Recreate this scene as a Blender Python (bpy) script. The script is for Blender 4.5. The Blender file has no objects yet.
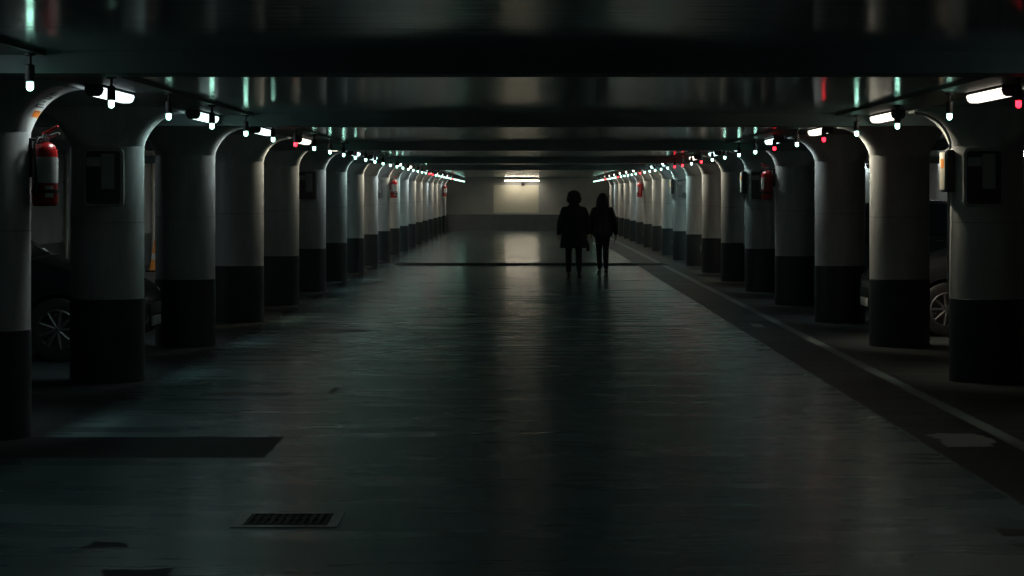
import bpy, bmesh, math, random
from mathutils import Vector, Matrix
random.seed(7)
S = bpy.context.scene
C = S.collection
PI = math.pi

# ------------------------------------------------------------------ camera, world, exposure
EYE = 1.68
cam_d = bpy.data.cameras.new('camera')
cam_d.sensor_fit = 'HORIZONTAL'
cam_d.sensor_width = 36.0
cam_d.lens = 2400.0 / 1024.0 * 36.0
cam_d.shift_x = (512 - 523) / 1024.0
cam_d.shift_y = -(288 - 194.5) / 1024.0
cam_d.clip_end = 300
cam = bpy.data.objects.new('camera', cam_d)
cam.location = (0, 0, EYE)
cam.rotation_euler = (PI / 2, 0, 0)
C.objects.link(cam)
S.camera = cam

world = bpy.data.worlds.new('world')
S.world = world
world.use_nodes = True
world.node_tree.nodes['Background'].inputs[0].default_value = (0.4, 0.6, 0.65, 1)
world.node_tree.nodes['Background'].inputs[1].default_value = 0.0

S.view_settings.view_transform = 'Standard'
S.view_settings.look = 'None'
S.view_settings.exposure = 0.0
S.view_settings.gamma = 1.0
S.view_settings.use_curve_mapping = False
S.cycles.use_denoising = True
S.cycles.max_bounces = 8
S.cycles.diffuse_bounces = 4
S.cycles.glossy_bounces = 5
S.cycles.sample_clamp_indirect = 4.0

WASH = 7.5            # watts of the area light added at each strip lamp, aimed at its column
TUBE = 2.3            # emission of the aisle fluorescent diffusers
WALL_TUBE = 26.0      # lamp over the end wall
BAY_TUBE = 16.0        # lamps on the outer walls of the parking bays
LED = 9.0
CEIL = 2.46
XL, XR = -3.42, 3.85  # aisle faces of the two column rows
RAD = 0.33
WALL_L, WALL_R, WALL_B = -8.95, 9.4, 110.5

# ------------------------------------------------------------------ material helpers
def new_mat(name):
    m = bpy.data.materials.new(name)
    m.use_nodes = True
    nt = m.node_tree
    return m, nt, nt.nodes['Principled BSDF']

def N(nt, typ, **kw):
    n = nt.nodes.new(typ)
    for k, v in kw.items():
        setattr(n, k, v)
    return n

def math_n(nt, op, a, b=None, clamp=False):
    n = N(nt, 'ShaderNodeMath', operation=op, use_clamp=clamp)
    for i, v in enumerate((a, b)):
        if v is None:
            continue
        if isinstance(v, (int, float)):
            n.inputs[i].default_value = v
        else:
            nt.links.new(v, n.inputs[i])
    return n.outputs[0]

def noise(nt, vec, scale, detail=4, rough=0.55, stretch=None):
    if stretch:
        mp = N(nt, 'ShaderNodeMapping')
        mp.inputs['Scale'].default_value = stretch
        nt.links.new(vec, mp.inputs['Vector'])
        vec = mp.outputs[0]
    n = N(nt, 'ShaderNodeTexNoise')
    n.inputs['Scale'].default_value = scale
    n.inputs['Detail'].default_value = detail
    n.inputs['Roughness'].default_value = rough
    nt.links.new(vec, n.inputs['Vector'])
    return n.outputs['Fac']

def ramp(nt, fac, stops):
    r = N(nt, 'ShaderNodeValToRGB')
    el = r.color_ramp.elements
    while len(el) < len(stops):
        el.new(0.5)
    for e, (p, c) in zip(el, stops):
        e.position = p
        e.color = (*c, 1) if len(c) == 3 else c
    nt.links.new(fac, r.inputs[0])
    return r.outputs[0]

def mixc(nt, fac, a, b, mode='MIX'):
    n = N(nt, 'ShaderNodeMix', data_type='RGBA', blend_type=mode)
    for sock, v in ((n.inputs[0], fac), (n.inputs[6], a), (n.inputs[7], b)):
        if isinstance(v, (int, float)):
            sock.default_value = v
        elif isinstance(v, tuple):
            sock.default_value = (*v, 1)
        else:
            nt.links.new(v, sock)
    return n.outputs[2]

def bump(nt, h, strength, dist, bsdf):
    b = N(nt, 'ShaderNodeBump')
    b.inputs['Strength'].default_value = strength
    b.inputs['Distance'].default_value = dist
    nt.links.new(h, b.inputs['Height'])
    nt.links.new(b.outputs[0], bsdf.inputs['Normal'])

def paint(name, col, rough=0.5, var=0.15, scale=6.0, metal=0.0, bmp=0.0, spec=0.5):
    m, nt, b = new_mat(name)
    tc = N(nt, 'ShaderNodeTexCoord')
    f = noise(nt, tc.outputs['Object'], scale)
    lo = tuple(c * (1 - var) for c in col)
    hi = tuple(min(1, c * (1 + var)) for c in col)
    nt.links.new(ramp(nt, f, [(0.3, lo), (0.7, hi)]), b.inputs['Base Color'])
    b.inputs['Roughness'].default_value = rough
    b.inputs['Metallic'].default_value = metal
    b.inputs['Specular IOR Level'].default_value = spec
    if bmp:
        bump(nt, noise(nt, tc.outputs['Object'], scale * 6), bmp, 0.01, b)
    return m

def emit(name, col, strength):
    m, nt, b = new_mat(name)
    b.inputs['Base Color'].default_value = (0.8, 0.8, 0.8, 1)
    b.inputs['Emission Color'].default_value = (*col, 1)
    b.inputs['Emission Strength'].default_value = strength
    return m

def box_mask(nt, xy, x0, x1, y0, y1, soft=0.03):
    """1 inside a floor rectangle given in metres, soft edged"""
    x, y = xy
    def edge(v, a, b):
        up = math_n(nt, 'DIVIDE', math_n(nt, 'SUBTRACT', v, a), soft, True)
        dn = math_n(nt, 'DIVIDE', math_n(nt, 'SUBTRACT', b, v), soft, True)
        return math_n(nt, 'MULTIPLY', up, dn)
    return math_n(nt, 'MULTIPLY', edge(x, x0, x1), edge(y, y0, y1))

def floor_material():
    m, nt, b = new_mat('sealed_floor')
    geo = N(nt, 'ShaderNodeNewGeometry')
    pos = geo.outputs['Position']
    # wobble the marks' edges
    wob = N(nt, 'ShaderNodeTexNoise')
    wob.inputs['Scale'].default_value = 3.0
    wob.inputs['Detail'].default_value = 5
    nt.links.new(pos, wob.inputs['Vector'])
    sub = N(nt, 'ShaderNodeVectorMath', operation='SUBTRACT')
    nt.links.new(wob.outputs['Color'], sub.inputs[0])
    sub.inputs[1].default_value = (0.5, 0.5, 0.5)
    def warped(k):
        sc = N(nt, 'ShaderNodeVectorMath', operation='SCALE')
        sc.inputs['Scale'].default_value = k
        nt.links.new(sub.outputs[0], sc.inputs[0])
        ad = N(nt, 'ShaderNodeVectorMath', operation='ADD')
        nt.links.new(pos, ad.inputs[0])
        nt.links.new(sc.outputs[0], ad.inputs[1])
        sp = N(nt, 'ShaderNodeSeparateXYZ')
        nt.links.new(ad.outputs[0], sp.inputs[0])
        return sp.outputs[0], sp.outputs[1]
    fine, rag = warped(0.03), warped(0.35)
    n1 = noise(nt, pos, 0.55, 6, 0.6, (1.0, 0.45, 1))
    n2 = noise(nt, pos, 1.6, 5, 0.6, (0.35, 1.6, 1))
    col = ramp(nt, n1, [(0.3, FLOOR_LO), (0.7, FLOOR_HI)])
    col = mixc(nt, 0.35, col, ramp(nt, n2, [(0.35, (0.35, 0.35, 0.35)), (0.65, (1, 1, 1))]), 'MULTIPLY')
    dark = (0.016, 0.02, 0.023)
    dull = None
    def dulled(mask, k):
        nonlocal dull
        mk = math_n(nt, 'MULTIPLY', mask, k)
        dull = mk if dull is None else math_n(nt, 'MAXIMUM', dull, mk)
    # driving surface ends at a darker strip with a worn white line, then the bay floor
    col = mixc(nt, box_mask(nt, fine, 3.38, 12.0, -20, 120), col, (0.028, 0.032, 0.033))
    dulled(box_mask(nt, fine, 2.69, 12.0, -20, 120), 0.8)
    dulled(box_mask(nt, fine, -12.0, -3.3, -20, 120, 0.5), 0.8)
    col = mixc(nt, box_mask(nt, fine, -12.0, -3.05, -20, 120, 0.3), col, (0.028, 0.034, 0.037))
    col = mixc(nt, box_mask(nt, fine, 2.69, 3.30, -20, 120), col, dark)
    wear = ramp(nt, noise(nt, pos, 2.2, 6, 0.7), [(0.3, (0.15, 0.15, 0.15)), (0.6, (1, 1, 1))])
    wl = math_n(nt, 'MULTIPLY', box_mask(nt, fine, 3.27, 3.40, -20, 120, 0.015), wear)
    col = mixc(nt, wl, col, (0.26, 0.27, 0.26))
    # asphalt repair strip on the near left, stains and scuffs
    for (w, x0, x1, y0, y1, c, k) in (
            (fine, -4.2, -1.64, 15.3, 16.63, (0.008, 0.010, 0.012), 0.97),
            (fine, -3.6, -2.42, 16.95, 17.35, dark, 0.6),
            (rag, -2.12, -1.88, 11.40, 11.62, (0.006, 0.007, 0.008), 0.95),
            (rag, -1.9, -1.55, 10.45, 10.78, (0.006, 0.007, 0.008), 0.95),
            (fine, 2.35, 2.69, 11.78, 12.09, dark, 0.9),
            (fine, 2.33, 2.69, 11.41, 11.52, dark, 0.9),
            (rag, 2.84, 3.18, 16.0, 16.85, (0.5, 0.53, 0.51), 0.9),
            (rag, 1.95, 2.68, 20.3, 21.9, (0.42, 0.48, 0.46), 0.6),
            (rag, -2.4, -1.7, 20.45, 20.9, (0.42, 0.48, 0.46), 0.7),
            (rag, -2.75, -1.95, 20.0, 20.4, dark, 0.7),
            (fine, -1.66, -1.58, 20.2, 20.9, dark, 0.8),
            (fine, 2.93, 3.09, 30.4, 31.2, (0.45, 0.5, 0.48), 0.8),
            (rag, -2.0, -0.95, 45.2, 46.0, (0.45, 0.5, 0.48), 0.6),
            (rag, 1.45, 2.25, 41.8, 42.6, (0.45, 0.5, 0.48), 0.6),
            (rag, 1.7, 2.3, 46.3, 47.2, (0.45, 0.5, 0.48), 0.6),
            (rag, -2.6, -1.9, 29.3, 29.9, dark, 0.7)):
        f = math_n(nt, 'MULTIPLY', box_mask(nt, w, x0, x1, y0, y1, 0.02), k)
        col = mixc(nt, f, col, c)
        if c[0] < 0.05:
            dulled(f, 0.9)
    nt.links.new(col, b.inputs['Base Color'])
    r = N(nt, 'ShaderNodeMapRange')
    r.inputs[1].default_value, r.inputs[2].default_value = 0.3, 0.7
    r.inputs[3].default_value, r.inputs[4].default_value = FLOOR_R0, FLOOR_R1
    nt.links.new(n2, r.inputs[0])
    # the near bays are scuffed matt, the floor towards the end wall still has its polish
    wornr = N(nt, 'ShaderNodeMapRange')
    wornr.inputs[1].default_value, wornr.inputs[2].default_value = 22.0, 56.0
    wornr.inputs[3].default_value, wornr.inputs[4].default_value = 0.135, 0.0
    nt.links.new(fine[1], wornr.inputs[0])
    dull_r = math_n(nt, 'ADD', r.outputs[0], wornr.outputs[0])
    rr = math_n(nt, 'ADD', dull_r, math_n(nt, 'MULTIPLY', dull, 0.30))
    nt.links.new(rr, b.inputs['Roughness'])
    nt.links.new(math_n(nt, 'SUBTRACT', 0.5, math_n(nt, 'MULTIPLY', dull, 0.4)), b.inputs['Specular IOR Level'])
    # trowel waves running across the aisle
    h = noise(nt, pos, 1.2, 3, 0.5, (0.06, 1.6, 1))
    bump(nt, h, 0.30, 0.012, b)
    return m

def ceiling_material():
    m, nt, b = new_mat('gloss_ceiling')
    geo = N(nt, 'ShaderNodeNewGeometry')
    n1 = noise(nt, geo.outputs['Position'], 0.7, 5, 0.6)
    nt.links.new(ramp(nt, n1, [(0.3, (0.28, 0.34, 0.34)), (0.7, (0.36, 0.42, 0.42))]), b.inputs['Base Color'])
    b.inputs['Roughness'].default_value = 0.13
    b.inputs['Specular IOR Level'].default_value = 0.3
    h = noise(nt, geo.outputs['Position'], 2.0, 3, 0.5, (0.4, 2.2, 1))
    bump(nt, h, 0.25, 0.01, b)
    return m

def column_paint():
    m, nt, b = new_mat('column_paint')
    tc = N(nt, 'ShaderNodeTexCoord')
    oi = N(nt, 'ShaderNodeObjectInfo')
    off = N(nt, 'ShaderNodeVectorMath', operation='ADD')
    sc = N(nt, 'ShaderNodeVectorMath', operation='SCALE')
    sc.inputs[0].default_value = (1, 1, 1)
    nt.links.new(math_n(nt, 'MULTIPLY', oi.outputs['Random'], 40.0), sc.inputs['Scale'])
    nt.links.new(tc.outputs['Object'], off.inputs[0])
    nt.links.new(sc.outputs[0], off.inputs[1])
    v = off.outputs[0]
    n1 = noise(nt, v, 2.2, 6, 0.6, (1, 1, 0.5))
    col = ramp(nt, n1, [(0.3, (0.37, 0.395, 0.395)), (0.7, (0.52, 0.55, 0.545))])
    n2 = noise(nt, v, 7.0, 5, 0.7, (1, 1, 0.25))
    col = mixc(nt, 0.35, col, ramp(nt, n2, [(0.4, (0.55, 0.55, 0.52)), (0.6, (1, 1, 1))]), 'MULTIPLY')
    # faint seam where the form tubes met
    sp = N(nt, 'ShaderNodeSeparateXYZ')
    nt.links.new(tc.outputs['Object'], sp.inputs[0])
    seam = math_n(nt, 'LESS_THAN', math_n(nt, 'ABSOLUTE', math_n(nt, 'SUBTRACT', sp.outputs[2], 1.43)), 0.006)
    col = mixc(nt, math_n(nt, 'MULTIPLY', seam, 0.5), col, (0.15, 0.15, 0.14))
    nt.links.new(col, b.inputs['Base Color'])
    b.inputs['Roughness'].default_value = 0.45
    bump(nt, noise(nt, v, 16, 4), 0.15, 0.01, b)
    return m

def wall_paint():
    m, nt, b = new_mat('wall_paint')
    geo = N(nt, 'ShaderNodeNewGeometry')
    n1 = noise(nt, geo.outputs['Position'], 0.8, 6, 0.6)
    col = ramp(nt, n1, [(0.3, (0.21, 0.215, 0.205)), (0.7, (0.31, 0.315, 0.30))])
    nt.links.new(col, b.inputs['Base Color'])
    b.inputs['Roughness'].default_value = 0.55
    return m

FLOOR_LO, FLOOR_HI = (0.165, 0.30, 0.305), (0.27, 0.44, 0.445)
FLOOR_R0, FLOOR_R1 = 0.09, 0.21
M_floor, M_ceil, M_col, M_wall = floor_material(), ceiling_material(), column_paint(), wall_paint()
M_band = paint('dark_base_paint', (0.022, 0.031, 0.034), 0.4, 0.2, 4)
M_beam = paint('beam_paint', (0.15, 0.19, 0.19), 0.5, 0.2, 1.5, spec=0.25)
M_pool = paint('light_pool_paint', (0.46, 0.45, 0.36), 0.5, 0.12, 1.2)
M_black = paint('black_plastic', (0.012, 0.012, 0.014), 0.45, 0.1)
M_house = paint('lamp_housing_grey', (0.05, 0.055, 0.055), 0.5, 0.1)
M_steel = paint('galvanised_steel', (0.42, 0.43, 0.43), 0.38, 0.12, 20, 0.9)
M_iron = paint('cast_iron', (0.02, 0.022, 0.023), 0.5, 0.2, 30, 0.5)
M_frame_steel = paint('drain_frame_concrete', (0.42, 0.46, 0.45), 0.3, 0.2, 8)
M_rubber = paint('black_rubber', (0.012, 0.012, 0.013), 0.55, 0.2, 10, bmp=0.2)
M_red = paint('extinguisher_red', (0.42, 0.012, 0.015), 0.28, 0.08)
M_white = paint('white_label', (0.62, 0.64, 0.62), 0.5, 0.08, 18)
M_orange = paint('orange_sticker', (0.75, 0.24, 0.03), 0.5, 0.1, 10)
M_boxgrey = paint('pale_box_plastic', (0.45, 0.44, 0.38), 0.45, 0.08)
M_board = paint('notice_frame_grey', (0.32, 0.335, 0.335), 0.4, 0.1)
M_notice = paint('dark_notice_panel', (0.035, 0.038, 0.042), 0.25, 0.2)
M_paper = paint('faded_notice_paper', (0.36, 0.37, 0.37), 0.6, 0.12, 12)
TUBES = {'neutral': emit('tube_neutral', (0.82, 1.0, 1.02), TUBE),
         'warm': emit('tube_warm', (1.0, 0.90, 0.74), TUBE),
         'cool': emit('tube_cool', (0.68, 1.0, 0.96), TUBE)}
M_green = emit('led_green', (0.45, 1.0, 0.78), LED)
M_redled = emit('led_red', (1.0, 0.012, 0.025), LED)
M_walltube = emit('wall_tube', (1.0, 0.88, 0.70), WALL_TUBE)
M_baytube = emit('bay_tube', (0.82, 0.95, 1.0), BAY_TUBE)

# ------------------------------------------------------------------ mesh helpers
def link(name, bm, mat, parent=None, smooth=True, angle=40):
    me = bpy.data.meshes.new(name)
    bmesh.ops.recalc_face_normals(bm, faces=bm.faces)
    bm.to_mesh(me)
    bm.free()
    me.materials.append(mat)
    if smooth:
        for p in me.polygons:
            p.use_smooth = True
        me.set_sharp_from_angle(angle=math.radians(angle))
    o = bpy.data.objects.new(name, me)
    C.objects.link(o)
    if parent:
        o.parent = parent
    return o

def add_box(bm, x0, x1, y0, y1, z0, z1, bev=0.0):
    r = bmesh.ops.create_cube(bm, size=1.0)
    vs = r['verts']
    for v in vs:
        v.co = Vector(((x0 + x1) / 2 + v.co.x * (x1 - x0), (y0 + y1) / 2 + v.co.y * (y1 - y0), (z0 + z1) / 2 + v.co.z * (z1 - z0)))
    if bev:
        es = list({e for v in vs for e in v.link_edges})
        bmesh.ops.bevel(bm, geom=es, offset=bev, segments=2, affect='EDGES', profile=0.5)
    return bm

def boxm(*a, **k):
    return add_box(bmesh.new(), *a, **k)

def add_loft(bm, rings, cap=True):
    """rings: lists of points, all the same length"""
    vr = [[bm.verts.new(p) for p in r] for r in rings]
    n = len(vr[0])
    for a, b in zip(vr, vr[1:]):
        for i in range(n):
            bm.faces.new((a[i], a[(i + 1) % n], b[(i + 1) % n], b[i]))
    if cap:
        bm.faces.new(vr[0])
        bm.faces.new(list(reversed(vr[-1])))
    return bm

def add_lathe(bm, prof, seg=24, org=(0, 0, 0), cap=True):
    ox, oy, oz = org
    rings = [[(ox + r * math.cos(2 * PI * i / seg), oy + r * math.sin(2 * PI * i / seg), oz + z) for i in range(seg)] for r, z in prof]
    return add_loft(bm, rings, cap)

def add_tube(bm, pts, rad, seg=10, cap=True):
    pts = [Vector(p) for p in pts]
    rads = rad if isinstance(rad, (list, tuple)) else [rad] * len(pts)
    rings = []
    up = None
    for i, p in enumerate(pts):
        t = (pts[min(i + 1, len(pts) - 1)] - pts[max(i - 1, 0)]).normalized()
        if up is None:
            up = Vector((0, 0, 1)) if abs(t.z) < 0.9 else Vector((0, 1, 0))
        u = t.cross(up).normalized()
        w = u.cross(t).normalized()
        up = w
        rings.append([p + (u * math.cos(2 * PI * k / seg) + w * math.sin(2 * PI * k / seg)) * rads[i] for k in range(seg)])
    return add_loft(bm, rings, cap)

def add_ball(bm, c, r, seg=16):
    rx, ry, rz = r if isinstance(r, (tuple, list)) else (r, r, r)
    g = bmesh.ops.create_uvsphere(bm, u_segments=seg, v_segments=max(6, seg // 2 + 2), radius=1.0)
    for v in g['verts']:
        v.co = Vector((c[0] + v.co.x * rx, c[1] + v.co.y * ry, c[2] + v.co.z * rz))
    return bm

def add_limb(bm, chain, seg=14):
    """tapered limb through joints [(point, radius)...] with rounded joints"""
    for (p, r) in chain:
        add_ball(bm, p, r, seg)
    for (p, r), (q, s) in zip(chain, chain[1:]):
        add_tube(bm, [p, q], [r, s], seg)
    return bm

def add_rings(bm, rows, seg=24):
    """rows: (cx, cy, z, rx, ry)"""
    return add_loft(bm, [[(cx + rx * math.cos(2 * PI * k / seg), cy + ry * math.sin(2 * PI * k / seg), z) for k in range(seg)] for cx, cy, z, rx, ry in rows])

def bake(o, mods):
    """apply modifiers set by mods(o) to o's mesh"""
    mods(o)
    dg = bpy.context.evaluated_depsgraph_get()
    dg.update()
    me = bpy.data.meshes.new_from_object(o.evaluated_get(dg), depsgraph=dg)
    o.modifiers.clear()
    old = o.data
    name = old.name
    o.data = me
    bpy.data.meshes.remove(old)
    me.name = name
    for p in me.polygons:
        p.use_smooth = True
    return o

def remeshed(name, bm, mat, parent, voxel, smooth=2):
    o = link(name, bm, mat, parent)
    def mods(o):
        r = o.modifiers.new('r', 'REMESH')
        r.mode = 'VOXEL'
        r.voxel_size = voxel
        if smooth:
            s = o.modifiers.new('s', 'SMOOTH')
            s.factor = 0.5
            s.iterations = smooth
    bake(o, mods)
    if not o.data.materials:
        o.data.materials.append(mat)
    return o

def tag(o, label, cat, group=None, kind='thing'):
    o['label'] = label
    o['category'] = cat
    o['kind'] = kind
    if group:
        o['group'] = group
    return o

def thing(name, loc=(0, 0, 0), rz=0.0):
    o = bpy.data.objects.new(name, None)
    o.empty_display_size = 0.1
    o.location = loc
    o.rotation_euler = (0, 0, rz)
    C.objects.link(o)
    return o

def struct(name, bm, mat, label=None, smooth=False):
    o = link(name, bm, mat, smooth=smooth)
    o['kind'] = 'structure'
    return o

def dup(root, loc, rz=None):
    r = root.copy()
    C.objects.link(r)
    r.location = loc
    if rz is not None:
        r.rotation_euler = (0, 0, rz)
    for ch in list(root.children):
        c = ch.copy()
        C.objects.link(c)
        c.parent = r
        for g in list(ch.children):
            d = g.copy()
            C.objects.link(d)
            d.parent = c
    return r

ORD = ['first', 'second', 'third', 'fourth', 'fifth', 'sixth', 'seventh', 'eighth', 'ninth', 'tenth', 'eleventh', 'twelfth',
       'thirteenth', 'fourteenth', 'fifteenth', 'sixteenth', 'seventeenth', 'eighteenth', 'nineteenth', 'twentieth']
def ordinal(i):
    if i < 20:
        return ORD[i]
    t = {2: 'twenty', 3: 'thirty', 4: 'forty'}[(i + 1) // 10]
    u = (i + 1) % 10
    return (t[:-1] + 'ieth') if u == 0 else t + '-' + ORD[u - 1]

# ------------------------------------------------------------------ the setting
Y0 = -14.0
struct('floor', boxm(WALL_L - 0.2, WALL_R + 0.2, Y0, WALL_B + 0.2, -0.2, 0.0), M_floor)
struct('ceiling', boxm(WALL_L - 0.2, WALL_R + 0.2, Y0, WALL_B + 0.2, CEIL, CEIL + 0.2), M_ceil)
struct('wall_left', boxm(WALL_L - 0.2, WALL_L, Y0, WALL_B + 0.2, 0.0, CEIL), M_wall)
struct('wall_right', boxm(WALL_R, WALL_R + 0.2, Y0, WALL_B + 0.2, 0.0, CEIL), M_wall)
struct('wall_back', boxm(WALL_L, WALL_R, WALL_B, WALL_B + 0.2, 0.0, CEIL), M_wall)
struct('wall_front', boxm(WALL_L, WALL_R, Y0 - 0.2, Y0, 0.0, CEIL), M_wall)
struct('baseboard_left', boxm(WALL_L, WALL_L + 0.006, Y0, WALL_B, 0.0, 0.76), M_band)
struct('baseboard_right', boxm(WALL_R - 0.006, WALL_R, Y0, WALL_B, 0.0, 0.76), M_band)
struct('baseboard_back', boxm(WALL_L + 0.006, WALL_R - 0.006, WALL_B - 0.006, WALL_B, 0.0, 0.76), M_band)
# shallow downstand beams crossing the whole deck
for i, (y0, y1) in enumerate(((13.05, 13.5), (23.05, 23.5), (35.75, 36.2), (50.65, 51.1), (64.75, 65.25))):
    struct('trim_%d' % (i + 1), boxm(WALL_L, WALL_R, y0, y1, CEIL - 0.12, CEIL), M_beam)
struct('trim_7', boxm(WALL_L, WALL_R, 107.4, 107.7, CEIL - 0.06, CEIL), M_beam)  # low beam added to block the end lamp's mirror image in the ceiling
# lamp's pool of light on the end wall, painted as a paler rectangle
struct('trim_6', boxm(-1.35, 0.72, WALL_B - 0.004, WALL_B, 0.84, 2.12), M_pool)

# ------------------------------------------------------------------ columns with flared heads
COL_TOP = 2.11
def capital_mesh():
    bm = bmesh.new()
    seg = 64
    rings = []
    steps = 14
    def ring(z, e, n):
        pts = []
        for k in range(seg):
            a = 2 * PI * k / seg
            c, s = math.cos(a), math.sin(a)
            x = math.copysign(abs(c) ** (2.0 / n), c) * (RAD + e)
            y = math.copysign(abs(s) ** (2.0 / n), s) * RAD
            pts.append((x, y, z))
        return pts
    for i in range(steps + 1):
        t = i / steps
        a = t * PI / 2
        rings.append(ring(COL_TOP + 0.31 * math.sin(a), 0.33 * (1 - math.cos(a)), 2 + 16 * min(1, t * 1.1) ** 1.2))
    rings.append(ring(CEIL, 0.33, 18))
    return add_loft(bm, rings)

def make_column():
    t = thing('concrete_column')
    bm = bmesh.new()
    add_lathe(bm, [(RAD, 0.745), (RAD, COL_TOP)], 56)
    link('shaft', bm, M_col, t)
    bm = bmesh.new()
    add_lathe(bm, [(RAD + 0.004, 0.0), (RAD + 0.004, 0.742), (RAD + 0.001, 0.745)], 56)
    link('base_band', bm, M_band, t)
    link('flared_head', capital_mesh(), M_col, t, angle=35)
    return t

COLD = [16.65 + 5.0 * k for k in range(19)]
XCL, XCR = XL - RAD, XR + RAD
col0 = make_column()
columns = {}
first = True
for side, xc in (('left', XCL), ('right', XCR)):
    for k, d in enumerate(COLD):
        o = col0 if first else dup(col0, (xc, d, 0))
        if first:
            o.location = (xc, d, 0)
            first = False
        tag(o, 'round dark-based concrete column, %s from the camera in the %s row' % (ordinal(k), side), 'column', 'columns along the %s side of the aisle' % side)
        columns[side, k] = o

# orange tag and dark lettering marks on the underside of the nearest left head
def soffit_point(a, y, off=0.002):
    """point on the aisle-side soffit curve of the left column 0 (local)"""
    x = RAD + 0.33 * (1 - math.cos(a))
    z = COL_TOP + 0.31 * math.sin(a)
    nrm = Vector((0.31 * math.cos(a), 0, -0.33 * math.sin(a))).normalized()
    return Vector((x, y, z)) + nrm * off
def soffit_patch(bm, a0, a1, y0, y1, off=0.004):
    r = []
    for a in (a0, (a0 + a1) / 2, a1):
        r.append([bm.verts.new(soffit_point(a, y, off)) for y in (y0, y1)])
    for p, q in zip(r, r[1:]):
        bm.faces.new((p[0], p[1], q[1], q[0]))
    g = bmesh.ops.extrude_face_region(bm, geom=bm.faces[:])
    return bm
bm = bmesh.new()
soffit_patch(bm, 0.36, 0.52, -0.06, 0.16)
link('orange_tag', bm, M_orange, columns['left', 0])['label'] = 'orange rectangular tag'
bm = bmesh.new()
def mark(a0, a1, y0, y1):
    b2 = bmesh.new()
    soffit_patch(b2, a0, a1, y0, y1)
    me = bpy.data.meshes.new('t')
    b2.to_mesh(me)
    b2.free()
    bm.from_mesh(me)
    bpy.data.meshes.remove(me)
for (a0, a1, y0, y1) in ((0.60, 0.63, -0.14, 0.16), (0.60, 0.70, -0.14, -0.08), (0.67, 0.70, -0.14, 0.10), (0.75, 0.80, -0.02, 0.06),
                         (0.85, 0.88, -0.12, 0.12), (0.85, 0.95, 0.06, 0.12), (0.92, 0.95, -0.12, 0.12), (1.00, 1.03, -0.12, 0.12),
                         (1.00, 1.10, -0.12, -0.06), (1.07, 1.10, -0.12, 0.05)):
    mark(a0, a1, y0, y1)
link('dark_lettering', bm, M_black, columns['left', 0])['label'] = 'dark stencilled characters'

# ------------------------------------------------------------------ fluorescent battens
def make_lamp(tone, length=1.36, wash=0, wash_gain=1.0, ahead=0.0):
    t = thing('fluorescent_lamp')
    L = length / 2
    sec = [(-0.055, 0), (-0.062, -0.012), (-0.05, -0.045), (-0.03, -0.058), (0.03, -0.058), (0.05, -0.045), (0.062, -0.012), (0.055, 0)]
    bm = bmesh.new()
    add_loft(bm, [[(x, y, -0.018 + z) for x, z in sec] for y in (-L, L)])
    link('diffuser', bm, TUBES[tone] if isinstance(tone, str) else tone, t)
    bm = boxm(-0.065, 0.065, -L - 0.02, L + 0.02, -0.018, 0.0, bev=0.005)
    link('housing', bm, M_house, t)
    for s in (-1, 1):
        bm = bmesh.new()
        add_loft(bm, [[(x * 1.06, s * L + dy, -0.018 + z * 1.06) for x, z in sec] for dy in (-0.018, 0.022)])
        link('end_cap', bm, M_house, t)
    # area light added under each aisle fitting to brighten its column;
    # most farther fittings get a second added one for the next column's front
    for (w, fwd) in ([(wash_gain, 0.0)] + ([(ahead, 1.3)] if ahead else []) if wash else []):
        ld = bpy.data.lights.new('added_column_wash', 'AREA')
        ld.shape = 'RECTANGLE'
        ld.size, ld.size_y = 1.2, 0.05
        ld.energy = WASH * w
        ld.spread = math.radians(100)
        ld.color = TONE_COL[tone]
        lo = bpy.data.objects.new('added_column_wash', ld)
        C.objects.link(lo)
        lo.parent = t
        lo.location = (wash * 0.075, 0, -0.075)
        n = Vector((wash, fwd, -1.05 + 0.5 * fwd)).normalized()
        # local X runs along the fitting, local -Z points along n
        ax = Vector((0, 1, 0)) - n * n.y
        ax.normalize()
        az = -n
        ay = az.cross(ax)
        lo.rotation_euler = Matrix((ax, ay, az)).transposed().to_euler()
    return t

TONE_COL = {'neutral': (0.9, 1.0, 0.98), 'warm': (1.0, 0.88, 0.68), 'cool': (0.74, 1.0, 0.95)}
lamp_proto = {}
TONE_L = ['neutral', 'cool', 'neutral', 'warm', 'warm', 'neutral', 'cool', 'warm', 'neutral', 'warm', 'cool', 'neutral', 'warm', 'warm', 'neutral', 'warm', 'warm', 'neutral', 'warm']
TONE_R = ['warm', 'warm', 'warm', 'neutral', 'neutral', 'cool', 'warm', 'warm', 'cool', 'cool', 'warm', 'warm', 'warm', 'neutral', 'warm', 'warm', 'warm', 'neutral', 'warm']
def place_lamp(tone, x, y, label, group, gain=1.0, ahead=0.0):
    tone0, tone = tone, (tone, x < 0, gain, ahead)
    if tone not in lamp_proto:
        o = lamp_proto[tone] = make_lamp(tone0, wash=-1 if x < 0 else 1, wash_gain=gain, ahead=ahead)
        o.location = (x, y, CEIL - 0.02)
    else:
        o = dup(lamp_proto[tone], (x, y, CEIL - 0.02))
    tag(o, label, 'lamp', group)
GAIN = {('right', 2): 2.6, ('left', 0): 1.0, ('right', 1): 1.5, ('left', 3): 1.4, ('right', 5): 1.4}
WORD = {'neutral': 'white', 'warm': 'warm yellowish', 'cool': 'cool greenish'}
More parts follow.
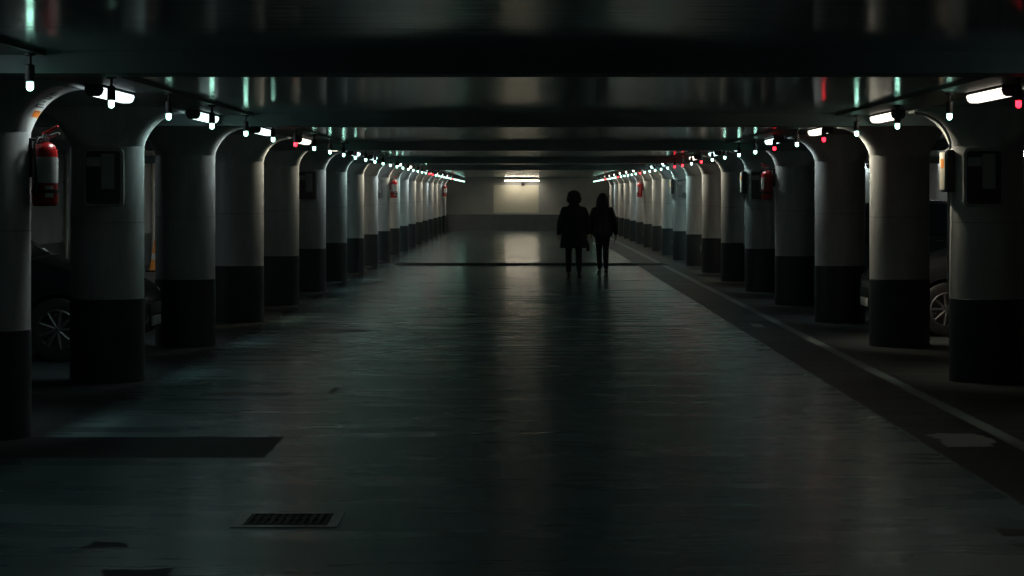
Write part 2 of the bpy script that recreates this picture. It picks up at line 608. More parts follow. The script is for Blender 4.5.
for side, x, tones in (('left', -2.97, TONE_L), ('right', 3.38, TONE_R)):
    for k, d in enumerate(COLD):
        if d + 0.65 + 0.75 > WALL_B:
            continue
        place_lamp(tones[k], x, d + 0.65, 'lit %s strip lamp under the ceiling beside the %s %s column' % (WORD[tones[k]], ordinal(k), side), 'strip lamps over the %s edge of the aisle' % side,
                   gain=GAIN.get((side, k), (0.75, 0.75, 0.75, 0.9, 0.95, 1.3, 1.7, 2.4, 3.0)[min(k, 8)]), ahead=0.0 if k < 6 or k > 16 else (0.9, 2.0, 3.0, 4.2)[min(k - 6, 3)])
    for k in (1, 2):
        place_lamp('neutral', x, COLD[0] - 5.0 * k + 0.65, 'white strip lamp over the %s edge, %s before the first column' % (side, ('next', 'second')[k - 1]), 'strip lamps over the %s edge of the aisle' % side)

# shallow dark cable trays the strip lamps are screwed to, widened to block their ceiling reflections
TRAY = 0.02
for side, x0, x1 in (('left', -3.085, -2.60), ('right', 3.01, 3.515)):
    t = thing('cable_tray', (0, 0, CEIL))
    bm = boxm(x0, x1, -6.0, WALL_B - 0.3, -TRAY, 0.0)
    link('tray', bm, M_black, t, smooth=False)
    bm = bmesh.new()
    for xx in (x0, x1):
        add_box(bm, xx - 0.004, xx + 0.004, -6.0, WALL_B - 0.3, -TRAY - 0.004, 0.0)
    link('lip', bm, M_house, t, smooth=False)
    tag(t, 'flat dark cable tray along the ceiling above the %s row of strip lamps' % side, 'cable tray')

# ------------------------------------------------------------------ bay indicator lights
def make_indicator(mat):
    t = thing('indicator_light')
    bm = bmesh.new()
    add_lathe(bm, [(0.03, 0.0), (0.03, -0.012), (0.009, -0.016), (0.009, -0.06)], 14)
    link('stem', bm, M_black, t)
    bm = bmesh.new()
    add_lathe(bm, [(0.012, -0.058), (0.026, -0.066), (0.028, -0.150), (0.02, -0.156)], 16)
    link('body', bm, M_black, t)
    bm = bmesh.new()
    add_lathe(bm, [(0.019, -0.155), (0.020, -0.185), (0.016, -0.197), (0.006, -0.203)], 16)
    link('lens', bm, mat, t)
    return t
ind = {}
RED_L = {5, 21, 22, 30}
RED_R = {0, 4, 6, 11, 13, 14, 20, 26, 31}
for side, x, reds, n0 in (('left', -2.65, RED_L, -1), ('right', 3.19, RED_R, 0)):
    for n in range(n0, 38):
        d = 15.45 + 2.5 * n
        if side == 'left' and n == -1:
            d = 12.9
        idx = n - n0
        red = (n in reds)
        key = 'red' if red else 'green'
        if key not in ind:
            o = ind[key] = make_indicator(M_redled if red else M_green)
            o.location = (x, d, CEIL)
        else:
            o = dup(ind[key], (x, d, CEIL))
        o.location.z = CEIL - TRAY
        tag(o, 'hanging %s bay indicator light, %s from the camera along the %s edge' % ('red' if red else 'green-white', ordinal(idx), side), 'light', 'bay indicator lights along the %s edge' % side)

# ------------------------------------------------------------------ lamp and sensor on the end wall
t = thing('wall_lamp', (-0.05, WALL_B - 0.42, 2.33))
bm = bmesh.new()
add_loft(bm, [[(x, -0.075, 0.0), (x, -0.06, -0.034), (x, 0.06, -0.034), (x, 0.075, 0.0)] for x in (-0.78, 0.78)])
link('diffuser', bm, M_walltube, t)
hb = boxm(-0.84, 0.84, -0.09, 0.09, 0.0, 0.035, bev=0.006)
for yy in (0.078,):
    add_box(hb, -0.84, 0.84, yy, yy + 0.012, -0.014, 0.02)
link('hood', hb, M_house, t)
for q in (-1, 1):
    link('end_cap', boxm(q * 0.81 - 0.03, q * 0.81 + 0.03, -0.085, 0.085, -0.12, 0.002, bev=0.004), M_house, t)
    bm = bmesh.new()
    add_tube(bm, [(q * 0.6, 0, 0.03), (q * 0.6, 0, CEIL - 2.33)], 0.008, 8)
    link('hanger_rod', bm, M_steel, t)
tag(t, 'lit hooded strip lamp hung close in front of the end wall', 'lamp')
t = thing('motion_sensor', (0.0, WALL_B, 2.17))
link('mount', boxm(-0.03, 0.03, -0.12, -0.004, 0.03, 0.07, bev=0.005), M_black, t)
bm = bmesh.new()
add_lathe(bm, [(0.02, 0.1), (0.075, 0.08), (0.08, -0.03), (0.05, -0.09), (0.015, -0.1)], 18, (0, -0.16, 0))
link('sensor_head', bm, M_black, t)
tag(t, 'small black sensor on the end wall just below its lit lamp', 'sensor')

# lamps on the outer walls of the parking bays
def bay_lamp(x, y, label):
    o = make_lamp(M_baytube)
    o.location = (x, y, CEIL - 0.0)
    tag(o, label, 'lamp', 'strip lamps along the outer bay walls')
bay_lamp(WALL_R - 0.12, 43.7, 'lit strip lamp by the outer bay wall at the right edge of the picture')
bay_lamp(WALL_R - 0.12, 53.6, 'lit strip lamp by the outer bay wall seen between the second and third right columns')
bay_lamp(WALL_R - 0.12, 65.2, 'lit strip lamp by the outer bay wall seen beside the third right column')
bay_lamp(WALL_L + 0.12, 30.0, 'strip lamp by the outer wall of the left bays, the nearer one')
bay_lamp(WALL_L + 0.12, 51.6, 'strip lamp by the outer wall of the left bays, the farther one')

# ------------------------------------------------------------------ fire extinguishers
def make_extinguisher():
    """origin at the column face, body hanging on +X side"""
    t = thing('fire_extinguisher')
    cx = 0.115
    bm = bmesh.new()
    add_lathe(bm, [(0.078, 0.0), (0.086, 0.012), (0.088, 0.03), (0.088, 0.36), (0.084, 0.39), (0.068, 0.42), (0.04, 0.44), (0.026, 0.446)], 28, (cx, 0, 0))
    link('cylinder', bm, M_red, t)
    bm = bmesh.new()
    a0, a1, sg = -2.5, 0.9, 20
    add_loft(bm, [[(cx + r * math.cos(a0 + (a1 - a0) * i / sg), r * math.sin(a0 + (a1 - a0) * i / sg), z) for (r, z) in ((0.0885, 0.16), (0.0885, 0.34), (0.0915, 0.34), (0.0915, 0.16))] for i in range(sg + 1)])
    link('instruction_label', bm, M_white, t)['label'] = 'white wraparound label'
    bm = bmesh.new()
    a0, a1, sg = -1.35, -0.7, 6
    add_loft(bm, [[(cx + r * math.cos(a0 + (a1 - a0) * i / sg), r * math.sin(a0 + (a1 - a0) * i / sg), z) for (r, z) in ((0.0885, 0.06), (0.0885, 0.14), (0.0915, 0.14), (0.0915, 0.06))] for i in range(sg + 1)])
    link('inspection_tag', bm, M_white, t)['label'] = 'small white tag near the foot'
    bm = bmesh.new()
    add_lathe(bm, [(0.026, 0.444), (0.03, 0.45), (0.03, 0.475), (0.018, 0.48), (0.018, 0.50)], 16, (cx, 0, 0))
    v = link('valve', bm, M_steel, t)
    bm = bmesh.new()
    add_tube(bm, [(cx - 0.02, 0, 0.497), (cx + 0.02, 0, 0.51), (cx + 0.09, 0, 0.555)], [0.012, 0.013, 0.010], 10)
    link('lever', bm, M_red, v)
    bm = bmesh.new()
    add_tube(bm, [(cx - 0.01, 0, 0.485), (cx + 0.04, 0, 0.485), (cx + 0.10, 0, 0.505)], [0.012, 0.012, 0.009], 10)
    link('carry_handle', bm, M_steel, v)
    bm = bmesh.new()
    add_lathe(bm, [(0.018, 0.0), (0.018, 0.014)], 14)
    bmesh.ops.rotate(bm, verts=bm.verts, cent=(0, 0, 0), matrix=Matrix.Rotation(PI / 2, 3, 'X'))
    bmesh.ops.translate(bm, verts=bm.verts, vec=(cx, -0.028, 0.463))
    link('pressure_gauge', bm, M_white, v)
    bm = bmesh.new()
    pts = [(cx - 0.01, -0.03, 0.465), (cx - 0.03, -0.085, 0.47), (cx - 0.05, -0.115, 0.42), (cx - 0.045, -0.112, 0.30), (cx - 0.04, -0.105, 0.16), (cx - 0.04, -0.10, 0.08)]
    add_tube(bm, pts, [0.01, 0.01, 0.01, 0.01, 0.013, 0.016], 10)
    link('hose', bm, M_black, t)
    bm = bmesh.new()
    add_box(bm, -0.02, 0.03, -0.03, 0.03, 0.20, 0.47, 0.004)
    add_box(bm, 0.0, cx, -0.02, 0.02, 0.452, 0.468, 0.003)
    add_lathe(bm, [(0.094, 0.09), (0.094, 0.115)], 24, (cx, 0, 0))
    link('wall_bracket', bm, M_black, t)
    return t
ex0 = make_extinguisher()
EXT = [('left', 0, 'red fire extinguisher with white label hung on the nearest left column'),
       ('left', 9, 'dark red fire extinguisher hung on the tenth column of the left row'),
       ('left', 17, 'farthest left fire extinguisher, hung near the end wall'),
       ('right', 4, 'red fire extinguisher hung beside a notice frame on the fifth right column'),
       ('right', 12, 'small distant red fire extinguisher on the thirteenth right column, behind the walkers')]
for i, (side, k, lab) in enumerate(EXT):
    x, rz = (XL - 0.012, 0.0) if side == 'left' else (XR - 0.005, PI)
    if i == 0:
        o = ex0
        o.location, o.rotation_euler = (x, COLD[k], 1.60), (0, 0, rz)
    else:
        o = dup(ex0, (x, COLD[k], 1.60), rz)
    tag(o, lab, 'fire extinguisher', 'fire extinguishers on the columns')

# ------------------------------------------------------------------ notice frames on the column fronts
def rounded(w, h, r, n=6):
    pts = []
    for cx, cz, a0 in ((w / 2 - r, h / 2 - r, 0), (-w / 2 + r, h / 2 - r, PI / 2), (-w / 2 + r, -h / 2 + r, PI), (w / 2 - r, -h / 2 + r, 1.5 * PI)):
        for i in range(n + 1):
            a = a0 + PI / 2 * i / n
            pts.append((cx + r * math.cos(a), cz + r * math.sin(a)))
    return pts
def make_notice():
    t = thing('notice_frame')
    o_ = rounded(0.36, 0.52, 0.05)
    i_ = rounded(0.31, 0.47, 0.035)
    bm = bmesh.new()
    rings = [[(x, 0.05, z) for x, z in o_], [(x, -0.02, z) for x, z in o_], [(x, -0.026, z) for x, z in rounded(0.345, 0.505, 0.045)], [(x, -0.026, z) for x, z in i_], [(x, -0.012, z) for x, z in i_]]
    add_loft(bm, rings)
    link('frame', bm, M_board, t)
    bm = bmesh.new()
    p2 = rounded(0.308, 0.468, 0.034)
    add_loft(bm, [[(x, -0.011, z) for x, z in p2], [(x, -0.014, z) for x, z in p2]])
    link('panel', bm, M_notice, t)
    link('notice_sheet', boxm(-0.145, -0.02, -0.016, -0.0135, 0.10, 0.18), M_paper, t)['label'] = 'small grey notice sheet'
    link('notice_sheet', boxm(-0.015, 0.10, -0.016, -0.0135, -0.10, 0.21), M_paper, t)['label'] = 'tall grey notice sheet'
    return t
nf0 = None
for side, xc in (('left', XCL), ('right', XCR)):
    for k in (1, 5, 9):
        loc = (xc + (0.03 if side == 'left' else -0.095), COLD[k] - RAD - 0.045, 1.83)
        if nf0 is None:
            o = nf0 = make_notice()
            o.location = loc
        else:
            o = dup(nf0, loc)
        tag(o, 'rounded dark notice frame on the front of the %s %s column' % (ordinal(k), side), 'notice frame', 'notice frames on the columns')

# ------------------------------------------------------------------ call boxes with conduit on the right columns
def make_callbox():
    """origin at the right column's aisle face (x = 0), box towards -X"""
    t = thing('electrical_box')
    link('casing', boxm(-0.055, 0.012, -0.16, 0.14, -0.20, 0.18, bev=0.012), M_black, t)
    link('cover', boxm(-0.072, -0.055, -0.14, 0.12, -0.18, 0.16, bev=0.006), M_boxgrey, t)['label'] = 'pale cover plate'
    link('warning_sticker', boxm(-0.0745, -0.0715, -0.11, 0.05, 0.02, 0.10), M_orange, t)['label'] = 'orange sticker'
    bm = bmesh.new()
    pts = [(-0.05, -0.1, 0.17)]
    for i in range(9):
        a = i / 8 * PI / 2 * 0.98
        pts.append((-0.33 * (1 - math.cos(a)) - 0.03, -0.2, COL_TOP - 1.90 + 0.31 * math.sin(a) - 0.012))
    add_tube(bm, pts, 0.012, 8)
    add_tube(bm, [(-0.03, -0.1, -0.19), (-0.022, -0.06, -0.30), (-0.018, -0.02, -1.1)], 0.011, 8)
    link('conduit', bm, M_steel, t)
    return t
cb0 = None
for k in (1, 5, 9):
    loc = (XR, COLD[k], 1.90)
    if cb0 is None:
        o = cb0 = make_callbox()
        o.location = loc
    else:
        o = dup(cb0, loc)
    tag(o, 'pale-covered electrical box with conduit on the aisle face of the %s right column' % ordinal(k), 'electrical box', 'electrical boxes on the right columns')

# small pale reflectors low on some right columns
rf0 = None
for k, z in ((7, 0.52), (9, 0.45), (12, 0.42)):
    loc = (XR - 0.004, COLD[k] - 0.04, z)
    if rf0 is None:
        rf0 = o = thing('reflector', loc)
        link('plate', boxm(-0.016, 0.006, -0.05, 0.05, -0.09, 0.09, bev=0.004), M_black, o)
        link('reflective_strip', boxm(-0.020, -0.0155, -0.035, 0.035, -0.07, 0.07, bev=0.001), M_white, o)
    else:
        o = dup(rf0, loc)
    tag(o, 'small white reflector low on the aisle face of the %s right column' % ordinal(k), 'reflector', 'reflectors on the right columns')

# ------------------------------------------------------------------ things on the floor
t = thing('drain_grate', (-1.207, 12.37, 0))
bm = bmesh.new()
for (x0, x1, y0, y1) in ((-0.27, 0.27, -0.28, -0.215), (-0.27, 0.27, 0.215, 0.28), (-0.27, -0.215, -0.215, 0.215), (0.215, 0.27, -0.215, 0.215)):
    add_box(bm, x0, x1, y0, y1, 0.0, 0.006)
link('surround', bm, M_frame_steel, t, smooth=False)['label'] = 'pale concrete surround'
bm = bmesh.new()
for i in range(11):
    x = -0.2 + 0.04 * i
    add_box(bm, x - 0.011, x + 0.011, -0.215, 0.215, 0.0005, 0.008)
for y in (-0.205, 0.0, 0.205):
    add_box(bm, -0.215, 0.215, y - 0.01, y + 0.01, 0.0005, 0.0075)
link('grating', bm, M_iron, t, smooth=False)
link('pit', boxm(-0.215, 0.215, -0.215, 0.215, 0.0, 0.0015), M_rubber, t, smooth=False)
tag(t, 'square dark drain grate in a pale surround, set in the near floor', 'drain')

t = thing('speed_bump', (0.2, 57.2, 0))
bm = bmesh.new()
prof = [(-0.3, 0.0), (-0.27, 0.014), (-0.15, 0.042), (0, 0.05), (0.15, 0.042), (0.27, 0.014), (0.3, 0.0)]
n_seg = 12
for i in range(n_seg):
    xa, xb = -3.1 + i * 6.2 / n_seg, -3.1 + (i + 1) * 6.2 / n_seg - 0.012
    add_loft(bm, [[(x, y, z) for y, z in prof] for x in (xa, xb)])
link('ridge', bm, M_rubber, t)
for s in (-1, 1):
    bm = bmesh.new()
    add_loft(bm, [[(s * 3.1, y, z) for y, z in prof], [(s * 3.2, y * 0.9, max(0.0, z * 0.6)) for y, z in prof], [(s * 3.28, y * 0.7, z * 0.1) for y, z in prof]])
    link('end_piece', bm, M_rubber, t)
tag(t, 'low black speed bump lying across the aisle behind the walkers', 'speed bump')

# pipes and an orange cone by the outer left wall
for i, (y, lab) in enumerate(((46.6, 'pale vertical pipe on the left outer wall, seen past the nearest extinguisher'), (57.6, 'pale vertical pipe on the left outer wall, seen past the second left column'))):
    t = thing('wall_pipe', (WALL_L + 0.07, y, 0))
    bm = bmesh.new()
    add_lathe(bm, [(0.045, 0.0), (0.045, CEIL)], 16)
    link('pipe', bm, M_boxgrey, t)
    for z in (0.9, 1.9):
        bm = bmesh.new()
        add_lathe(bm, [(0.052, z), (0.052, z + 0.04)], 16)
        add_box(bm, -0.066, -0.03, -0.03, 0.03, z, z + 0.04)
        link('clamp', bm, M_steel, t)
    tag(t, lab, 'pipe', 'pipes on the left outer wall')
t = thing('traffic_cone', (-8.0, 52.3, 0))
link('foot', boxm(-0.19, 0.19, -0.19, 0.19, 0, 0.035, bev=0.01), M_black, t)
bm = bmesh.new()
add_lathe(bm, [(0.15, 0.035), (0.135, 0.06), (0.035, 0.68), (0.025, 0.70)], 24)
link('cone', bm, M_orange, t)
bm = bmesh.new()
add_lathe(bm, [(0.105, 0.26), (0.082, 0.40)], 24, cap=False)
link('reflective_sleeve', bm, M_white, t)
tag(t, 'orange traffic cone in a left bay, seen between the second and third left columns', 'cone')

# ------------------------------------------------------------------ parked cars
M_glass, _nt, _b = new_mat('car_glass')
_b.inputs['Base Color'].default_value = (0.01, 0.012, 0.014, 1)
_b.inputs['Roughness'].default_value = 0.05
M_rim = paint('alloy_rim', (0.25, 0.25, 0.26), 0.35, 0.05, 8, 0.9)
M_chrome = paint('chrome', (0.7, 0.7, 0.7), 0.12, 0.03, 8, 1.0)
M_headlamp = paint('headlamp_lens', (0.6, 0.63, 0.65), 0.1, 0.05, 8)
M_tail = paint('tail_lens_red', (0.25, 0.01, 0.01), 0.2, 0.05, 8)

def car(loc, rz, colour, label, tall=0.0, name='car'):
    """length along +X, nose at x = 0 (body runs to x = -4.2); origin on the floor under the nose"""
    mat = paint('car_paint', colour, 0.22, 0.05, 3, 0.2)
    t = thing('parked_car', loc, rz)
    # stations: x, z_bottom, z_belt, z_top, half width at belt, half width at top
    T = tall
    st = [(0.0, 0.34, 0.56, 0.60, 0.58, 0.50), (-0.06, 0.24, 0.66, 0.72, 0.72, 0.62), (-0.22, 0.20, 0.74, 0.82, 0.82, 0.70), (-0.5, 0.20, 0.80, 0.89, 0.87, 0.74),
          (-0.95, 0.20, 0.87, 0.97 + T * 0.3, 0.88, 0.74), (-1.2, 0.20, 0.90, 1.05 + T * 0.4, 0.885, 0.72), (-1.65, 0.20, 0.92, 1.33 + T * 0.8, 0.89, 0.64), (-1.95, 0.20, 0.93, 1.43 + T, 0.89, 0.61), (-2.4, 0.20, 0.94, 1.47 + T, 0.89, 0.60),
          (-3.0, 0.20, 0.95, 1.46 + T, 0.89, 0.60), (-3.4, 0.20, 0.96, 1.42 + T, 0.885, 0.60), (-3.75, 0.20, 0.97, 1.30 + T, 0.87, 0.60), (-4.0, 0.22, 0.97, 1.10, 0.84, 0.66), (-4.15, 0.28, 0.86, 0.95, 0.76, 0.68), (-4.2, 0.36, 0.72, 0.76, 0.66, 0.60)]
    def section(s):
        x, zb, zs, zt, w, wt = s
        half = [(w * 0.80, zb), (w * 0.965, zb + 0.06), (w * 1.0, zb + 0.45 * (zs - zb)), (w * 0.99, zb + 0.85 * (zs - zb)), (w * 0.965, zs),
                (wt + 0.35 * (w * 0.965 - wt) * 0.9, zs + 0.62 * (zt - zs)), (wt, zt - 0.12 * (zt - zs)), (wt * 0.86, zt), (wt * 0.4, zt + 0.012)]
        return [(x, y, z) for y, z in half] + [(x, -y, z) for y, z in reversed(half)]
    secs = [section(s) for s in st]
    bm = bmesh.new()
    add_loft(bm, secs)
    body = link('body', bm, mat, t)
    cutters = []
    for wx in (-0.85, -3.42):
        cb = bmesh.new()
        add_lathe(cb, [(0.365, -1.2), (0.365, 1.2)], 40)
        bmesh.ops.rotate(cb, verts=cb.verts, cent=(0, 0, 0), matrix=Matrix.Rotation(PI / 2, 3, 'X'))
        bmesh.ops.translate(cb, verts=cb.verts, vec=(wx, 0, 0.32))
        inner = bmesh.new()
        c = link('cutter', cb, mat, t)
        cutters.append(c)
    def mods(o):
        s = o.modifiers.new('s', 'SUBSURF')
        s.levels = 2
        s.render_levels = 2
        for c in cutters:
            b = o.modifiers.new('b', 'BOOLEAN')
            b.operation = 'DIFFERENCE'
            b.object = c
            b.solver = 'EXACT'
    bake(body, mods)
    body.data.set_sharp_from_angle(angle=math.radians(35))
    for c in cutters:
        bpy.data.objects.remove(c, do_unlink=True)
    link('underbody', boxm(-4.0, -0.25, -0.62, 0.62, 0.19, 0.62, bev=0.05), M_black, t)
    # glazing laid a few millimetres over the body
    def strip(cols, rows, off):
        b2 = bmesh.new()
        grid = []
        for s in cols:
            ring = section(s)
            grid.append([Vector(ring[r]) for r in rows])
        vg = [[b2.verts.new(p) for p in g] for g in grid]
        for a, b_ in zip(vg, vg[1:]):
            for i in range(len(rows) - 1):
                b2.faces.new((a[i], a[i + 1], b_[i + 1], b_[i]))
        bmesh.ops.recalc_face_normals(b2, faces=b2.faces)
        b2.normal_update()
        cen = Vector((-2.2, 0, 0.8))
        for f in b2.faces:
            if f.normal.dot(f.calc_center_median() - cen) < 0:
                f.normal_flip()
        b2.normal_update()
        ex = bmesh.ops.extrude_face_region(b2, geom=b2.faces[:])
        vv = [v for v in ex['geom'] if isinstance(v, bmesh.types.BMVert)]
        for v in vv:
            v.co += v.normal * off
        return b2
    def lerp(a, b, f):
        return tuple(p + (q - p) * f for p, q in zip(a, b))
    link('windscreen', strip([lerp(st[4], st[5], 0.7), st[5], st[6], lerp(st[6], st[7], 0.6)], [6, 7, 8, 9, 10, 11], 0.012), M_glass, t)
    link('rear_window', strip([lerp(st[10], st[11], 0.4), st[11], lerp(st[11], st[12], 0.8)], [6, 7, 8, 9, 10, 11], 0.014), M_glass, t)
    for rows in ([4, 5, 6], [11, 12, 13]):
        link('side_window', strip([lerp(st[6], st[7], 0.0), st[7], lerp(st[7], st[8], 0.9)], rows, 0.012), M_glass, t)
        link('side_window', strip([lerp(st[8], st[9], 0.15), st[9], st[10]], rows, 0.012), M_glass, t)
    for s in (-1, 1):
        bm = bmesh.new()
        add_ball(bm, (-0.16, s * 0.60, 0.655), (0.12, 0.17, 0.075), 16)
        link('headlight', bm, M_headlamp, t)
        bm = bmesh.new()
        add_ball(bm, (-4.08, s * 0.66, 0.84), (0.09, 0.12, 0.12), 14)
        link('tail_light', bm, M_tail, t)
        bm = bmesh.new()
        add_ball(bm, (-1.42, s * 0.99, 1.0), (0.07, 0.11, 0.075), 14)
        add_tube(bm, [(-1.40, s * 0.82, 0.96), (-1.42, s * 0.94, 0.985)], 0.025, 8)
        link('wing_mirror', bm, mat, t)
        for x in (-2.25, -3.05):
            bm = bmesh.new()
            add_tube(bm, [(x + 0.07, s * 0.87, 0.83), (x + 0.06, s * 0.905, 0.835), (x - 0.06, s * 0.905, 0.835), (x - 0.07, s * 0.87, 0.83)], 0.014, 8)
            link('door_handle', bm, M_chrome, t)
    link('grille', boxm(-0.06, 0.012, -0.36, 0.36, 0.44, 0.56, bev=0.01), M_black, t)
    link('number_plate', boxm(0.0, 0.022, -0.26, 0.26, 0.33, 0.43, bev=0.004), M_white, t)
    # wheels
    for wx in (-0.85, -3.42):
        for s in (-1, 1):
            bm = bmesh.new()
            prof = [(0.19, -0.085), (0.29, -0.1), (0.318, -0.085), (0.322, 0.0), (0.318, 0.085), (0.29, 0.1), (0.19, 0.085)]
            add_lathe(bm, prof, 36, cap=False)
            bmesh.ops.rotate(bm, verts=bm.verts, cent=(0, 0, 0), matrix=Matrix.Rotation(PI / 2, 3, 'X'))
            bmesh.ops.translate(bm, verts=bm.verts, vec=(wx, s * 0.775, 0.322))
            w = link('wheel', bm, M_rubber, t)
            bm = bmesh.new()
            add_lathe(bm, [(0.205, -0.08), (0.205, 0.088), (0.19, 0.094), (0.185, 0.05), (0.18, -0.06)], 32)
            for q in range(9):
                a = 2 * PI * q / 9
                add_tube(bm, [(0.03 * math.cos(a), 0.03 * math.sin(a), 0.075), (0.19 * math.cos(a), 0.19 * math.sin(a), 0.088)], [0.022, 0.016], 8)
            add_lathe(bm, [(0.05, 0.04), (0.05, 0.085), (0.03, 0.094)], 16)
            bmesh.ops.rotate(bm, verts=bm.verts, cent=(0, 0, 0), matrix=Matrix.Rotation(s * -PI / 2, 3, 'X'))
            bmesh.ops.translate(bm, verts=bm.verts, vec=(wx, s * 0.775, 0.322))
            link('rim', bm, M_rim, w)
    tag(t, label, 'car', 'cars parked in the bays')
    return t
car((-3.82, 24.93, 0), 0.0, (0.012, 0.014, 0.017), 'dark car with alloy wheels parked in the left bay between second and third columns', 0.0)
car((4.16, 29.2, 0), PI, (0.02, 0.02, 0.022), 'dark car behind the third right column, only its front wheel showing', 0.0)
car((4.55, 44.6, 0), PI, (0.03, 0.03, 0.033), 'dark tall car far in the right bays, its roof against the pale outer wall', 0.12)

# ------------------------------------------------------------------ the two people walking away
M_skin = paint('skin', (0.42, 0.25, 0.18), 0.5, 0.08, 12)
M_coat = paint('dark_wool_coat', (0.012, 0.015, 0.017), 0.85, 0.2, 30, bmp=0.2)
M_jacket = paint('black_jacket', (0.009, 0.010, 0.012), 0.6, 0.2, 20, bmp=0.15)
M_trouser = paint('dark_trousers', (0.011, 0.012, 0.015), 0.85, 0.15, 30)
M_hair = paint('dark_hair', (0.012, 0.010, 0.009), 0.55, 0.3, 40, bmp=0.4)
M_shoe = paint('dark_shoe', (0.012, 0.012, 0.013), 0.4, 0.1, 10)
M_sole = paint('pale_sole', (0.45, 0.45, 0.43), 0.5, 0.1, 10)
M_leather = paint('black_leather_bag', (0.010, 0.010, 0.011), 0.4, 0.2, 20)

def add_hand(bm, wrist, down, out, fwd, curl):
    """wrist point, axes: down the arm, away from the body, forwards"""
    d, o, f = Vector(down).normalized(), Vector(out).normalized(), Vector(fwd).normalized()
    w = Vector(wrist)
    palm = [(w, 0.026), (w + d * 0.045, 0.030), (w + d * 0.085, 0.030)]
    add_limb(bm, [(p + f * 0.012, r * 0.8) for p, r in palm], 10)
    add_limb(bm, [(p - f * 0.016, r * 0.75) for p, r in palm], 10)
    ln = [0.070, 0.080, 0.075, 0.058]
    for i, L in enumerate(ln):
        b = w + d * (0.088 - 0.004 * abs(i - 1)) + f * (0.030 - 0.0195 * i)
        c1 = curl * (0.8 + 0.12 * i)
        v1 = (d * math.cos(c1 * 0.5) - o * math.sin(c1 * 0.5))
        v2 = (d * math.cos(c1 * 1.2) - o * math.sin(c1 * 1.2))
        v3 = (d * math.cos(c1 * 1.9) - o * math.sin(c1 * 1.9))
        p1 = b + v1 * L * 0.45
        p2 = p1 + v2 * L * 0.32
        p3 = p2 + v3 * L * 0.25
        add_limb(bm, [(b, 0.0092), (p1, 0.0088), (p2, 0.0082), (p3, 0.0074)], 8)
    b = w + d * 0.03 + f * 0.03
    p1 = b + (d * 0.7 + f * 0.75 - o * 0.15).normalized() * 0.04
    p2 = p1 + (d * 0.95 + f * 0.3 - o * 0.3).normalized() * 0.032
    add_limb(bm, [(b, 0.0125), (p1, 0.0105), (p2, 0.0085)], 8)

def add_head(bm, c, s=1.0):
    """c centre of the skull; face towards +Y"""
    x, y, z = c
    add_ball(bm, (x, y - 0.005, z + 0.02), (0.074 * s, 0.094 * s, 0.098 * s), 20)
    add_ball(bm, (x, y + 0.028, z - 0.05), (0.058 * s, 0.062 * s, 0.068 * s), 16)
    add_ball(bm, (x, y + 0.062, z - 0.095), (0.026, 0.022, 0.02), 10)
    add_tube(bm, [(x, y + 0.086, z + 0.012), (x, y + 0.104, z - 0.03)], [0.009, 0.015], 10)
    add_ball(bm, (x, y + 0.098, z - 0.03), 0.014, 10)
    add_ball(bm, (x, y + 0.083, z - 0.066), (0.025, 0.012, 0.006), 10)
    add_ball(bm, (x, y + 0.082, z - 0.078), (0.021, 0.012, 0.007), 10)
    for s_ in (-1, 1):
        add_ball(bm, (x + s_ * 0.031, y + 0.078, z + 0.005), (0.014, 0.012, 0.010), 10)
        add_ball(bm, (x + s_ * 0.033, y + 0.080, z + 0.027), (0.022, 0.012, 0.007), 10)
        add_ball(bm, (x + s_ * 0.077, y - 0.005, z - 0.012), (0.010, 0.020, 0.032), 10)

